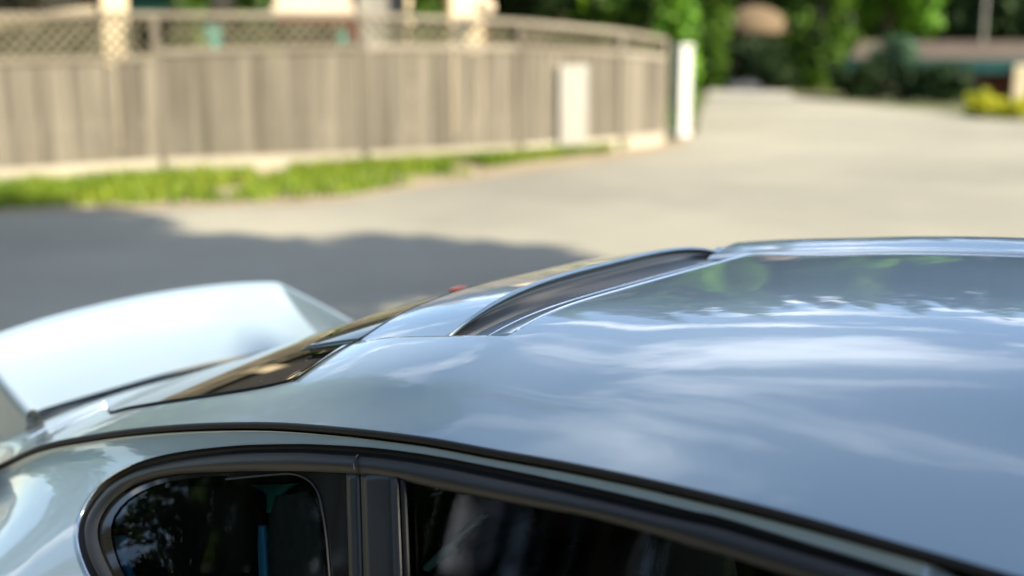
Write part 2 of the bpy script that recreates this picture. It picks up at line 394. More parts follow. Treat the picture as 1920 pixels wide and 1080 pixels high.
# ------------------------------------------------------------------ trees and shrubs
def leaf_cloud(centres, radii, n, size, squash=1.0, droop=0, shell=.55):
    """n leaf quads spread through blobs; returns verts, faces"""
    c = np.asarray(centres, float); r = np.asarray(radii, float)
    wgt = r**2/np.sum(r**2); k = RNG.choice(len(c), n, p=wgt)
    dvec = RNG.normal(size=(n, 3)); dvec /= np.linalg.norm(dvec, axis=1)[:, None]
    rad = r[k]*(shell+(1-shell)*RNG.random(n)**.6)*RNG.uniform(.82, 1.12, n)
    p = c[k]+dvec*rad[:, None]*np.array([1, 1, squash])
    a = RNG.normal(size=(n, 3)); a[:, 2] -= droop; a /= np.linalg.norm(a, axis=1)[:, None]
    b = np.cross(a, dvec+RNG.normal(size=(n, 3))*.5); b /= np.linalg.norm(b, axis=1)[:, None]+1e-9
    s = size*RNG.uniform(.5, 1.4, n)[:, None]
    V = np.stack([p-a*s, p-b*s*.5, p+a*s, p+b*s*.5], 1).reshape(-1, 3)
    F = [(4*i, 4*i+1, 4*i+2, 4*i+3) for i in range(n)]
    return V, F
def trunk_mesh(h, r, limbs):
    v, f = [], []
    def tube(pts, r0, r1, n=7):
        i0 = len(v); k = len(pts)
        for i, q in enumerate(pts):
            rr = r0+(r1-r0)*i/(k-1)
            for j in range(n): v.append((q[0]+rr*math.cos(6.283*j/n), q[1]+rr*math.sin(6.283*j/n), q[2]))
        for i in range(k-1):
            for j in range(n): f.append((i0+i*n+j, i0+i*n+(j+1) % n, i0+(i+1)*n+(j+1) % n, i0+(i+1)*n+j))
    tube([(random.uniform(-.04, .04)*i, random.uniform(-.04, .04)*i, -.15+h*i/5) for i in range(6)], r, r*.25)
    for (z, q) in limbs:
        e = Vector(q); s = Vector((0, 0, z))
        tube([s, s.lerp(e, .5)+Vector((0, 0, .12*h*.1)), e], r*.38, r*.08, 5)
    return mesh('trunk', v, f)
def tree(name, loc, kind, h, rx, mat, label, cat='tree', group=None, n=4000, size=.2, base=.15):
    global RNG
    sd_ = sum(map(ord, label))*7+11; RNG = np.random.default_rng(sd_); random.seed(sd_)
    x, y = loc[:2]; z = float(gz(x, y)) if len(loc) < 3 else loc[2]
    t = empty(name, (x, y, z), label, cat, group)
    cs, rs, limbs = [], [], []
    if kind == 'cone':                       # fir, cypress: whorls getting shorter towards the tip
        m = 34
        for i in range(m):
            q = i/(m-1); zz = h*(base+(1-base)*q); rr = rx*(1-q)**.8*(.75+.4*random.random())+.08
            for s in range(5):
                a = random.uniform(0, 6.283); cs.append((rr*.62*math.cos(a), rr*.62*math.sin(a), zz-rr*.18)); rs.append(max(.16, rr*.5))
            if i % 4 == 1: limbs.append((zz, (rr*.7*math.cos(a), rr*.7*math.sin(a), zz-.1)))
        V, F = leaf_cloud(cs, rs, n, size, .75, droop=1.2)
    elif kind == 'column':
        m = 26
        for i in range(m):
            q = i/(m-1); zz = h*(base+(1-base)*q); rr = rx*(math.sin(math.pi*min(1, .25+.75*q))**.6 if q > .0 else .8)*(.8+.35*random.random())
            for s in range(4):
                a = random.uniform(0, 6.283); cs.append((rr*.55*math.cos(a), rr*.55*math.sin(a), zz)); rs.append(max(.2, rr*.5))
            if i % 4 == 1: limbs.append((max(.3, zz-.5), (rr*.6*math.cos(a), rr*.6*math.sin(a), zz)))
        V, F = leaf_cloud(cs, rs, n, size, 1.3, droop=-.4)
    else:                                    # spreading crown or shrub
        m = 26
        for i in range(m):
            a = random.uniform(0, 6.283); q = random.random()**.5; zz = h*(base+(1-base)*random.uniform(.12, .86))
            rr = rx*q*math.sqrt(max(.1, 1-((zz/h-.55)/.55)**2))
            cs.append((rr*math.cos(a), rr*math.sin(a), zz)); rs.append(rx*random.uniform(.22, .42))
            if i % 2 == 0: limbs.append((h*.3, (rr*.8*math.cos(a), rr*.8*math.sin(a), zz)))
        V, F = leaf_cloud(cs, rs, n, size, .85)
    V[:, 2] = np.maximum(V[:, 2], .03)
    link('crown', mesh('crown', V, F), mat, t)
    link('trunk', trunk_mesh(h*.9, max(.04, h*.018), limbs), M['bark'], t, smooth=True)
    return t
def tpos(px, dist): return at(px, 300, dist)[:2]
HG = 'evergreens closing the view behind the fence and road'
# evergreen mass above the right half of the fence
for i, (px, d, h, rx, mt, lb) in enumerate([
    (955, 24, 6.5, 1.5, 'leafdark', 'dark evergreen behind the fence just right of the cream porch column'),
    (1040, 25, 7.2, 1.6, 'leafmid', 'mid green evergreen above the fence over the white upright board'),
    (1130, 26, 6.6, 1.5, 'leafdark', 'dark evergreen behind the fence between board and white post'),
    (1205, 25, 7.6, 1.2, 'leafmid', 'narrow evergreen behind the last fence panel')]):
    tree('evergreen_tree', tpos(px, d), 'round', h, rx, M[mt], lb, group=HG, n=5200, size=.17, base=.02)
tree('shrub', tpos(1262, 23.2), 'column', 3.1, .42, M['leafbright'], 'bright yellow-green shrub rising beside the tall white post', 'shrub', n=2600, size=.13, base=.02)
tree('cypress_tree', tpos(1322, 36), 'column', 9.5, .72, M['leafmid'], 'slim cypress left of the tan curved roof at the road end', group='cypresses at the road end', n=6500, size=.16, base=.01)
tree('cypress_tree', tpos(1525, 36), 'column', 10.5, .88, M['leafmid'], 'broader cypress right of the tan curved roof at the road end', group='cypresses at the road end', n=7500, size=.16, base=.01)
tree('leafy_tree', tpos(1650, 38), 'round', 5.2, 1.5, M['leafbright'], 'bright green leafy tree hanging over the low teal edged roof', n=4200, size=.17, base=.25)
tree('shrub', tpos(1668, 33.5), 'round', 1.75, .55, M['leafgrey'], 'grey-green shrub in front of the low teal edged roof', 'shrub', n=1800, size=.1, base=.02)
for px, d, h, rx, lb in [(1600, 33.0, .95, .7, 'dark shrub at the foot of the broader cypress'), (1720, 32.2, .85, .7, 'low dark shrub left of the yellow flowering bushes'),
                         (1775, 31.5, .9, .6, 'small dark shrub touching the yellow flowering bushes'), (1452, 35.5, 1.3, .6, 'dark shrub beside the pale driveway under the broader cypress'),
                         (1372, 41, 1.5, .8, 'dark shrub left of the far pale vehicle'), (1425, 42, 1.6, .8, 'dark shrub right of the far pale vehicle')]:
    tree('shrub', tpos(px, d), 'round', h, rx, M['leafdark'], lb, 'shrub', 'dark shrubs along the far road edge', n=1700, size=.11, base=.02)
for px, d, lb in [(1828, 26.8, 'left one of two bright yellow flowering bushes at the road edge'), (1886, 26.3, 'right one of two bright yellow flowering bushes at the road edge')]:
    tree('flowering_bush', tpos(px, d), 'round', .50, .31, M['leafyellow'], lb, 'bush', 'yellow flowering bushes', n=1500, size=.06, base=.02)
# tall backdrop
TG = 'tall firs far behind the road'
spots = [(880, 40, 15, 2.8), (1010, 46, 18, 3.2), (1120, 41, 14, 2.8), (1235, 48, 19, 3.4), (1340, 55, 16, 3.2), (1440, 58, 18, 3.4), (1530, 50, 15, 3), (1625, 52, 17, 3.3), (1720, 50, 14, 3), (1815, 52, 18, 3.4), (1910, 49, 16, 3.2), (2010, 62, 18, 3.2)]
for i, (px, d, h, rx) in enumerate(spots):
    where = ['behind the cream porch columns', 'behind the evergreens over the fence middle', 'behind the evergreens above the white board', 'behind the white post', 'above the slim cypress', 'above the tan curved roof', 'above the broader cypress', 'behind the bright leafy tree', 'left of the thin pole over the low roof', 'right of the thin pole over the low roof', 'at the right picture edge above the yellow bushes', 'beyond the right picture edge'][i]
    tree('fir_tree', tpos(px, d), 'cone', h, rx, M['leafdark' if i % 3 else 'leafmid'], 'tall dark fir '+where, group=TG, n=5200, size=.34, base=.03)

# ------------------------------------------------------------------ house behind the fence
def local_frame(px, dist):
    """position at that pixel and the heading square to the line of sight"""
    p = at(px, 300, dist); v = p-CAM; return p, math.atan2(v[1], v[0])
def zpix(py, dist):                          # height seen at that pixel row at that distance (centre of picture)
    return CAM[2]-dist*math.tan(PITCH+math.atan((py-540)/FPX))
def put(name, me, mat, parent, loc, rz=0, ry=0, rx=0):
    ob = link(name, me, mat, parent); ob.location = loc; ob.rotation_euler = (rx, ry, rz); return ob
D1 = 21.0
p0, hd = local_frame(430, D1)
house = empty('bungalow', (p0[0], p0[1], 0), 'dark bungalow with cream porch columns showing above the fence lattice', 'house', rz=hd-math.pi/2)
def hx(px, d=D1): return (px-430)/FPX*d*1.02
# local axes: x to the right in the picture, y away from the camera
put('wall', box_mesh('wall', 12.5, .25, 2.7), M['wallbrown'], house, (-.4, 2.2, 0))
put('side_wall', box_mesh('side_wall', .25, 6, 2.7), M['wallbrown'], house, (5.72, 5.33, 0))
put('floor_slab', box_mesh('floor_slab', 12.8, 2.4, .18), M['wallgrey'], house, (-.4, 1.0, -.02))
def slab(name, pts, th, mat, parent):
    pts = [Vector(q) for q in pts]; n = (pts[1]-pts[0]).cross(pts[2]-pts[0]).normalized()*th
    v = pts+[q+n for q in pts]; f = [(0, 1, 2, 3), (7, 6, 5, 4)]+[(i, 4+i, 4+(i+1) % 4, (i+1) % 4) for i in range(4)]
    return link(name, fixn(mesh(name, v, f)), mat, parent)
slab('roof', [(-7.2, -.3, 2.62), (6.1, -.3, 2.62), (6.1, 3.6, 4.2), (-7.2, 3.6, 4.2)], .14, M['roofdark'], house)
slab('roof', [(-7.2, 7.6, 2.6), (6.1, 7.6, 2.6), (6.1, 3.62, 4.2), (-7.2, 3.62, 4.2)], -.14, M['roofdark'], house)
# sloping rail of the porch stair, cream posts, teal trims, tan porch roof
zr = [zpix(62, 19.5), zpix(22, 19.5)]
put('porch_beam', tube_mesh('porch_beam', [(hx(-40, 19.4), -1.3, zr[0]), (hx(215, 19.4), -1.3, zr[1])], .10, 6), M['beam'], house, (0, 0, 0))
put('corner_post', box_mesh('corner_post', .36, .3, 2.75, .02), M['cream'], house, (hx(248, 19.6), -1.25, 0))
put('window_trim', box_mesh('window_trim', .85, .08, .20, .01), M['teal'], house, (hx(292, 22), 2.02, zpix(24, 23)))
put('window_trim', box_mesh('window_trim', .24, .08, .34, .01), M['teal'], house, (hx(412, 21), .3, zpix(88, 21.3)))
put('window_trim', box_mesh('window_trim', .20, .08, .26, .01), M['teal'], house, (hx(645, 21), .3, zpix(86, 21.3)))
for xx in (hx(412, 21), hx(645, 21)):
    put('trim_stand', box_mesh('trim_stand', .09, .07, 1.5, .004), M['wallbrown'], house, (xx, .36, .05))
slab('porch_roof', [(hx(500), -.9, zpix(30, 20)), (hx(652), -.9, zpix(34, 20)), (hx(652), 1.6, 2.75), (hx(500), 1.6, 2.75)], .08, M['rooftan'], house)
put('porch_fascia', box_mesh('porch_fascia', hx(655)-hx(498), .07, .12), M['redwood'], house, ((hx(655)+hx(498))/2, -.94, zpix(42, 20)), ry=.02)
for xx in (505, 648): put('porch_post', box_mesh('porch_post', .09, .09, zpix(38, 20)), M['redwood'], house, (hx(xx), -.8, 0))
put('grey_wall', box_mesh('grey_wall', hx(748)-hx(668), .3, 2.62), M['wallgrey'], house, (hx(708), .2, 0))
put('column', box_mesh('column', .30, .30, 2.66, .02), M['cream'], house, (hx(767), -.1, 0))
put('column', box_mesh('column', .60, .45, 2.62, .03), M['cream'], house, (hx(858), -.25, 0))
put('column_base', box_mesh('column_base', .75, .6, .22, .02), M['cream'], house, (hx(858), -.25, -.01))
for i, (px, ww) in enumerate([(60, 1.3), (150, .9), (420, 1.2), (560, 1.4)]):
    wdw = put('window', box_mesh('window', ww, .06, 1.1), M['window'], house, (hx(px, 23), 2.06, 1.25))
    for s in (-1, 1): put('frame', box_mesh('frame', .07, .05, 1.2), M['beam'], wdw, (s*ww/2, -.03, -.05))
    put('frame', box_mesh('frame', ww, .05, .07), M['beam'], wdw, (0, -.031, -.05))
ch = put('chimney', box_mesh('chimney', .6, .6, 1.6), M['wallgrey'], house, (1.9, 3.4, 3.6))
# porch lantern globe beside the wide column
lan = empty('porch_lantern', (*at(912, 300, 20.6)[:2], 0), 'round tan globe on a slim post right of the wide cream column', 'lantern')
bm = bmesh.new(); bmesh.ops.create_uvsphere(bm, u_segments=16, v_segments=10, radius=.15); me = bpy.data.meshes.new('globe'); bm.to_mesh(me); bm.free()
link('globe', me, M['rooftan'], lan, True).location = (0, 0, zpix(14, 20.6))
link('stem', tube_mesh('stem', [(0, 0, 0), (0, 0, zpix(14, 20.6)-.12)], .035, 8), M['redwood'], lan)
for px, lb in [(370, 'clipped green shrub behind the fence lattice left of the tan porch roof'), (490, 'green shrub against the left end of the tan porch roof'), (804, 'narrow green shrub between the two cream columns')]:
    tree('shrub', tpos(px, 18.9), 'column', 2.5, .30 if px != 804 else .2, M['leafmid'], lb, 'shrub', 'shrubs at the bungalow porch', n=1500, size=.09, base=.02)

# ------------------------------------------------------------------ low house on the right, on lower ground
D2 = 42.0
p2, hd2 = local_frame(1780, D2); gz2 = -1.72
low = empty('low_house', (p2[0], p2[1], gz2), 'low building with faded pinkish roof and teal fascia beyond the road', 'house', rz=hd2-math.pi/2)
def lx(px): return (px-1780)/FPX*D2*.89
def lz(py): return zpix(py, D2)-gz2
x0, x1 = lx(1582), lx(2250)
slab('roof', [(x0, -1.6, lz(114)), (x1, -1.6, lz(114)), (x1, 3.2, lz(84)+.02), (x0, 3.2, lz(84)+.02)], .1, M['roofpink'], low)
slab('roof', [(x0, 8, lz(114)), (x1, 8, lz(114)), (x1, 3.22, lz(84)+.02), (x0, 3.22, lz(84)+.02)], -.1, M['roofpink'], low)
put('fascia', box_mesh('fascia', x1-x0, .06, .40), M['tealdark'], low, ((x0+x1)/2, -1.66, lz(128)))
put('wall', box_mesh('wall', x1-x0-.6, .2, lz(118)), M['wallbrown'], low, ((x0+x1)/2, 1.2, 0))
put('floor_slab', box_mesh('floor_slab', x1-x0, 4, .15), M['wallgrey'], low, ((x0+x1)/2, 0, -.1))
for px in (1812, 2000, 2160): put('post', box_mesh('post', .14, .14, lz(122)), M['redwood'], low, (lx(px), -1.4, 0))
put('pillar', box_mesh('pillar', .42, .4, lz(114), .02), M['cream'], low, (lx(1895), -1.72-.2, 0))
put('door', box_mesh('door', .95, .08, 2.0), M['redwood'], low, (lx(1855), 1.06, .05))
for px in (1650, 1740, 1960): put('window', box_mesh('window', 1.1, .08, .9), M['window'], low, (lx(px), 1.07, .95))
pole = empty('utility_pole', (*at(1826, 300, 44.5)[:2], gz2), 'thin grey pole standing up behind the low pinkish roof', 'pole')
link('shaft', tube_mesh('shaft', [(0, 0, -.05), (0, 0, 7)], [.06, .045], 8), M['wallgrey'], pole)
link('crossarm', box_mesh('crossarm', 1.6, .09, .1), M['beam'], pole).location = (0, 0, 6.5)
# tan curved roof (garden pavilion) between the cypresses
D3 = 46.0
p3, hd3 = local_frame(1404, D3)
g3 = float(gz(p3[0], p3[1]))
pav = empty('pavilion', (p3[0], p3[1], g3), 'garden pavilion with a tan dome-like roof between the two cypresses', 'pavilion', rz=hd3-math.pi/2)
V, F = [], []; R3 = 66/FPX*D3; zt, zb = zpix(10, D3)-g3, zpix(58, D3)-g3
prof = [(0, zt), (.3*R3, zt-.06), (.6*R3, zt-.22), (.85*R3, zt-.5), (R3, zb), (R3*.98, zb-.1), (.82*R3, zb-.02)]
for (r_, z_) in prof:
    for j in range(20): V.append((r_*math.cos(6.283*j/20), r_*math.sin(6.283*j/20), z_))
for i in range(len(prof)-1):
    for j in range(20): F.append((i*20+j, i*20+(j+1) % 20, (i+1)*20+(j+1) % 20, (i+1)*20+j))
link('roof', fixn(mesh('roof', V, F)), M['thatch'], pav, True)
for j in range(4):
    a = math.pi/4+j*math.pi/2
    put('post', box_mesh('post', .12, .12, zb), M['wallbrown'], pav, (R3*.78*math.cos(a), R3*.78*math.sin(a), 0))
put('floor_slab', box_mesh('floor_slab', R3*1.8, R3*1.8, .12), M['wallgrey'], pav, (0, 0, -.02))
# small pale vehicle far up the drive
pv, hv = local_frame(1386, 56.0); gv = float(gz(pv[0], pv[1]))+.03
pc = empty('parked_car', (pv[0], pv[1], gv), 'small pale blue-white vehicle parked at the far end of the driveway', 'car', rz=hv-math.pi/2)
def prism(name, prof, y0, y1, mat, parent, bev=.04):
    n = len(prof); v = [(y0, q[0], q[1]) for q in prof]+[(y1, q[0], q[1]) for q in prof]
    f = [tuple(range(n)), tuple(range(n, 2*n))[::-1]]+[(i, (i+1) % n, n+(i+1) % n, n+i) for i in range(n)]
    me = fixn(mesh(name, v, f)); bm = bmesh.new(); bm.from_mesh(me); bmesh.ops.bevel(bm, geom=bm.edges[:], offset=bev, segments=2, affect='EDGES'); bm.to_mesh(me); bm.free()
    return link(name, me, mat, parent)
prism('body', [(-1.7, .25), (1.7, .25), (1.75, .8), (-1.6, .8), (-1.72, .6)], -.75, .75, M['palecar'], pc)
prism('cabin', [(-.8, .78), (1.6, .78), (1.3, 1.4), (-.2, 1.42)], -.64, .64, M['palecar'], pc)
prism('windshield', [(-.78, .84), (-.74, .84), (-.24, 1.36), (-.28, 1.36)], -.56, .56, M['window'], pc, .005)
def wheel(parent, loc, r=.31, wd=.2, axis='x'):
    o = link('wheel', tube_mesh('wheel', [(-wd/2, 0, 0), (-wd/2+.02, 0, 0), (wd/2-.02, 0, 0), (wd/2, 0, 0)], [r*.93, r, r, r*.93], 20), M['tyre'], parent)
    o.location = loc; o.rotation_euler.z = 0 if axis == 'x' else math.pi/2
    link('rim', tube_mesh('rim', [(-wd/2-.008, 0, 0), (wd/2+.008, 0, 0)], r*.64, 20), M['rim'], o); return o
for sx in (-1, 1):
    for sy in (-1.05, 1.05): wheel(pc, (sx*.68, sy, .31))
    put('headlight', box_mesh('headlight', .26, .05, .14, .02), M['lamp_clear'], pc, (sx*.52, -1.70, .55))

# ------------------------------------------------------------------ what stands behind the camera and mirrors in the car
lw = link('lawn', grid_mesh('lawn', [[(x, y, .012) for y in (-9.2-.3*math.sin(x), -20)] for x in np.linspace(-30, 26, 40)]), M['lawn']); fixn(lw.data); lw['kind'] = 'structure'
SG = 'trees on the lawn side of the road'
for i, (x, y, h, rx, kd, mt, n, lb) in enumerate([
    (-.8, -10.3, 11.0, 3.0, 'round', 'leafmid', 9000, 'tall leafy tree at the lawn edge beside the car'),
    (8.0, -10.6, 12.5, 3.1, 'round', 'leafmid', 6000, 'tall leafy tree on the lawn ahead of the car'),
    (-6.5, -11.5, 11.5, 2.7, 'round', 'leafmid', 6500, 'second leafy shade tree on the lawn side'),
    (8.4, 4.5, 14.4, 2.5, 'round', 'leafmid', 6500, 'tall leafy tree left of the road ahead, shading the road behind the car'),
    (13.5, 2.4, 9.85, 3.2, 'round', 'leafmid', 16000, 'spreading tree ahead of the car shading its roof'),
    (-15.5, 2.0, 19, 3.0, 'cone', 'leafmid', 6000, 'very tall fir behind the left end of the fence'),
    (-16, -.5, 16, 3.2, 'round', 'leafmid', 6000, 'tall leafy tree beyond the fence at left'),
    (-10, -12, 12, 3, 'cone', 'leafdark', 5000, 'fir on the lawn side behind the shade trees'),
    (-3.5, -15.5, 10, 3.2, 'cone', 'leafdark', 5000, 'broad fir in the middle of the lawn'),
    (-7.5, -18, 12, 3.4, 'cone', 'leafmid', 5000, 'broad fir near the beige house'),
    (-16, -11, 13, 3, 'cone', 'leafdark', 5000, 'fir on the lawn side at the rear'),
    (-22, -6, 14, 3.2, 'cone', 'leafmid', 5000, 'fir beyond the left picture edge'),
    (3.5, -15, 9, 3, 'round', 'leafmid', 4500, 'leafy tree on the lawn behind the camera'),
    (14, -10, 10, 3.2, 'round', 'leafdark', 4500, 'dark leafy tree far ahead of the car'),
    (1, -19, 11, 3, 'cone', 'leafdark', 4500, 'fir at the back of the lawn')]):
    tree('shade_tree', (x, y, 0), kd, h, rx, M[mt], lb, group=SG, n=n, size=.24, base=.48 if h > 14 and kd == 'round' else .38 if kd == 'round' else .2 if h > 18 else .03)
hg = empty('hedge', (-10, -12.6, 0), 'unseen tall hedge added along the lawn to darken the side glass', 'hedge')  # added out of view so the door glass mirrors darker
V, F = leaf_cloud([(x, random.uniform(-.4, .4), z) for x in np.arange(-16, 14, .7) for z in (.6, 1.7, 2.8, 3.8)], [.75]*(43*4), 15000, .16, 1.0)
V[:, 2] = np.maximum(V[:, 2], .03); link('foliage', mesh('foliage', V, F), M['leafmid'], hg)
for i, x in enumerate(np.arange(-15, 14, 2.0)): put('stem', tube_mesh('stem', [(0, 0, -.1), (.05, 0, 3.2)], [.07, .03], 7), M['bark'], hg, (x, 0, 0))
nb_ = empty('neighbour_house', (-12, -17, 0), 'beige stucco house with dark roof on the lawn side', 'house', rz=.5)
put('wall', box_mesh('wall', 9, 6, 2.8), M['skirt'], nb_, (0, 0, 0))
slab('roof', [(-5, -3.6, 2.7), (5, -3.6, 2.7), (5, .02, 4.4), (-5, .02, 4.4)], .12, M['roofdark'], nb_)
slab('roof', [(-5, 3.6, 2.7), (5, 3.6, 2.7), (5, -.02, 4.4), (-5, -.02, 4.4)], -.12, M['roofdark'], nb_)
for xx in (-4.4, 4.4): link('gable', fixn(mesh('gable', [(xx, -3, 2.75), (xx, 3, 2.75), (xx, 0, 4.35), (xx*.97, -3, 2.75), (xx*.97, 3, 2.75), (xx*.97, 0, 4.35)], [(0, 1, 2), (5, 4, 3), (0, 3, 4, 1), (1, 4, 5, 2), (2, 5, 3, 0)])), M['skirt'], nb_)
for xx in (-2.6, 2.4): put('window', box_mesh('window', 1.6, .1, 1.2), M['window'], nb_, (xx, 3.02, 1.0))
put('door', box_mesh('door', 1, .1, 2.05), M['redwood'], nb_, (0, 3.02, 0))

# ================================================================== THE CAR
car = empty('coupe_car', (0, 0, 0), 'silver-blue coupe with ducktail spoiler, close up in the foreground', 'car')
YD = .68
DRIP = [(0, 873), (73, 840), (182, 816.5), (292, 802.6), (365, 797.5), (440, 795), (510, 795), (620, 802), (709, 811), (819, 825.6), (928, 845.6), (1037, 864.6), (1147, 886), (1293, 918.5), (1500, 970), (1650, 1012), (1800, 1054)]
def aty(px, py, Y):
    v = ray(px, py); return CAM+v*(Y-CAM[1])/v[1]
_dp = [aty(*q, -YD) for q in DRIP]
zd = interp([(-1.0, .70), (-.72, .775)]+[(q[0], q[2]) for q in _dp]+[(1.9, _dp[-1][2]-.006)])
zc = interp([(-1.0, .775), (-.80, .83), (-.66, .872), (-.56, .915), (-.46, .945), (-.36, .972), (-.2, 1.034), (0, 1.118), (.2, 1.196), (.37, 1.247), (.5, 1.280), (.73, 1.324), (.82, 1.340), (1.0, 1.366), (1.13, 1.384), (1.39, 1.410), (1.7, 1.425), (1.9, 1.42)])
def gsec(t): return 1-np.clip(np.abs(t), 0, 1)**4
def S(x, y): return zd(x)+(zc(x)-zd(x))*gsec(np.asarray(y)/YD)
fr = np.linspace(0, 1, 34); tv = np.sin(fr*math.pi/2)**1.0
tv = 1-(1-fr)**1.5; tv = np.r_[-tv[::-1], tv[1:]]           # dense towards the edges
tv = np.sign(tv)*np.abs(tv)
RW = .471                                                  # half width of the recess behind the main roof
tv = np.array(sorted([t for t in tv if abs(abs(t)*YD-RW) > .010]+[s*q/YD for s in (-1, 1) for q in (RW-.003, RW+.002, RW+.008)]))
XR = np.r_[np.linspace(-.99, -.3, 30), np.linspace(-.28, .72, 60), np.linspace(.73, .838, 16), .8425, .8445, np.linspace(.853, .92, 7), np.linspace(.94, 1.74, 40)]
def SR(x, y):
    a = abs(y); w_ = (1-float(sstep(.80, 1.05, x)))*float(sstep(.46, .60, x)); z = float(S(x, y))
    if a >= RW: return z+.008*w_*float(sstep(.66, .49, a))
    z += .008*w_*float(sstep(.15, RW, a))*float(sstep(.76, .844, x))
    if x < .844: z -= (.003+.008*min(1, (.844-x)/.11))*float(sstep(.34, .46, x))
    return z
P = [[(x, y*YD, SR(x, y*YD)) for y in tv] for x in XR]
ROOFP = np.array(P)
# dark channel in the roof's side seam
rs = np.linspace(-.99, 1.74, 120)
for s in (-1, 1):
    link('roof_gutter', tube_mesh('roof_gutter', [(x, s*(YD+.003), float(zd(x))-.002) for x in rs], .0062, 8), M['rubber'], car, True)

# --- flank: tumblehome below the gutter, haunch over the rear wheel
def yside(x, z):
    d = zd(x)-z
    fl = .16*sstep(.42, -.22, x)+.03
    ff = .10*sstep(1.7, 2.5, x)
    return -(YD+.34*np.clip(d, -.1, .62)-.42*np.clip(d-.34, 0, 1)**2+fl*sstep(.01, .36, d)+ff*sstep(.1, .5, d))
def side(px, py, off=0.0):
    """the point of the flank seen at that pixel"""
    v = ray(px, py); lo, hi = .2, 6.0
    for _ in range(60):
        t = (lo+hi)/2; q = CAM+v*t
        if q[1] > float(yside(q[0], q[2])): hi = t
        else: lo = t
    q = CAM+v*lo
    return q
def drip(n, x0, x1): return np.array([(x, -(YD+.006), float(zd(x))-.008) for x in np.linspace(x0, x1, n)])
SEAL = [(1745, 1090), (1650, 1059), (1500, 1014), (1350, 969), (1293, 957), (1200, 934), (1147, 922), (1037, 898), (928, 876), (819, 855.5), (709, 840.5), (600, 833.5), (547, 832.5), (437, 836), (328, 849), (255, 868.5), (204, 896), (182, 917), (163, 946), (151, 975), (147, 1003), (152, 1035), (166, 1072), (190, 1112), (225, 1152)]
TRT = [(1680, 1090), (1575, 1057), (1500, 1035), (1350, 990), (1293, 977), (1200, 956), (1147, 943), (1037, 919), (928, 896.5), (819, 874.5), (709, 858), (600, 850), (547, 848), (437, 851.5), (328, 866), (255, 884.5), (210, 908), (188, 931), (170, 958), (161, 982), (160, 1005), (166, 1036), (182, 1072), (206, 1112), (240, 1152)]
TRB = [(1530, 1095), (1462, 1076), (1350, 1040), (1293, 1024), (1250, 1010), (1147, 981), (1090, 967), (1000, 951), (928, 937), (819, 916), (709, 893), (600, 885), (547, 883.5), (437, 884), (328, 889.5), (262, 905), (228, 924), (204, 946), (189, 970), (183, 990), (184, 1012), (192, 1040), (208, 1074), (230, 1112), (262, 1152)]
def curve(tab, n):
    q = np.array([side(*t) for t in tab]); return resample(q, n)
NC = 150
seal, trt, trb = curve(SEAL, NC), curve(TRT, NC), curve(TRB, NC)
# carry the three outlines forward out of frame to the foot of the screen pillar
def extend(c, dz):
    p = c[0]; e = np.array([(x, float(yside(x, z)), z) for x, z in [(2.0, p[2]-.035-dz), (2.22, p[2]-.12-dz), (2.42, .90)]])
    return np.vstack([e[::-1], c])
seal, trt, trb = extend(seal, 0), extend(trt, .004), extend(trb, .012)
def loft(name, a, b, n, mat, bulge=None, mirror=True, sm=True, offa=0, offb=0, parent=None):
    out = []
    for s in ((1, -1) if mirror else (1,)):
        P = []
        for i in range(len(a)):
            row = []
            for t in np.linspace(0, 1, n):
                q = a[i]*(1-t)+b[i]*t
                q = q+np.array([0, -1, .25])*((bulge(t) if bulge else 0)+offa*(1-t)+offb*t)
                row.append((q[0], q[1]*s, q[2]))
            P.append(row)
        out.append(link(name, fixn(grid_mesh(name, P)), mat, parent or car, sm))
    return out
# painted cant rail and rear quarter between gutter and window outline
na = len(seal)
s_al = np.r_[0, np.cumsum(np.linalg.norm(np.diff(seal, axis=0), axis=1))]
XA = np.interp(np.arange(na), [0, 3], [2.42, 2.0])
top = []
itip = int(np.argmin(seal[:, 0]))
for i in range(na):
    x = seal[i, 0]
    top.append(x)
top = np.array(top)
tx = top.copy()
i0 = int(np.argmin(np.abs(seal[:, 0]-.38)))               # behind here the rows fan out over the haunch
for i in range(i0, na):
    u = (i-i0)/(na-1-i0); tx[i] = .38+(-1.0-.38)*(u**.9)
def asurf(x, z): return np.array([x, float(yside(x, z)), z])
rows = []
for i in range(na):
    x = tx[i]; zt = float(zd(min(x, 1.86)))-.010-(max(0, x-1.86)*.55)
    A = np.array([x, -(YD+.008), zt]); B = seal[i]; row = []
    for t in np.linspace(0, 1, 16):
        xx = A[0]*(1-t)+B[0]*t; zz = A[2]*(1-t)+B[2]*t
        row.append(asurf(xx, zz) if 0 < t < 1 and x < 1.86 else (A if t == 0 else B if t == 1 else A*(1-t)+B*t))
    rows.append(row)
upper = np.array(rows)
# lower flank: from the window outline's rear end along the belt, down to sill and wheel arches
BELT = [(x, z) for x, z in [(seal[-1, 0], seal[-1, 2]), (.36, .835), (.6, .838), (1.0, .845), (1.5, .858), (2.0, .875), (2.42, .90), (2.9, .80), (3.3, .70), (3.55, .58)]]
SILL = [(-1.0, .64), (-1.0, .45), (-.9, .30), (-.40, .30), (-.385, .36), (-.30, .55), (-.12, .66), (.1, .665), (.28, .58), (.385, .38), (.42, .26), (1.2, .23), (2.02, .26), (2.07, .40), (2.2, .60), (2.40, .665), (2.6, .63), (2.78, .50), (2.84, .34), (3.1, .28), (3.5, .32)]
nb2 = 90
bl = resample(np.array(BELT), nb2); sl_ = resample(np.array(SILL), nb2)
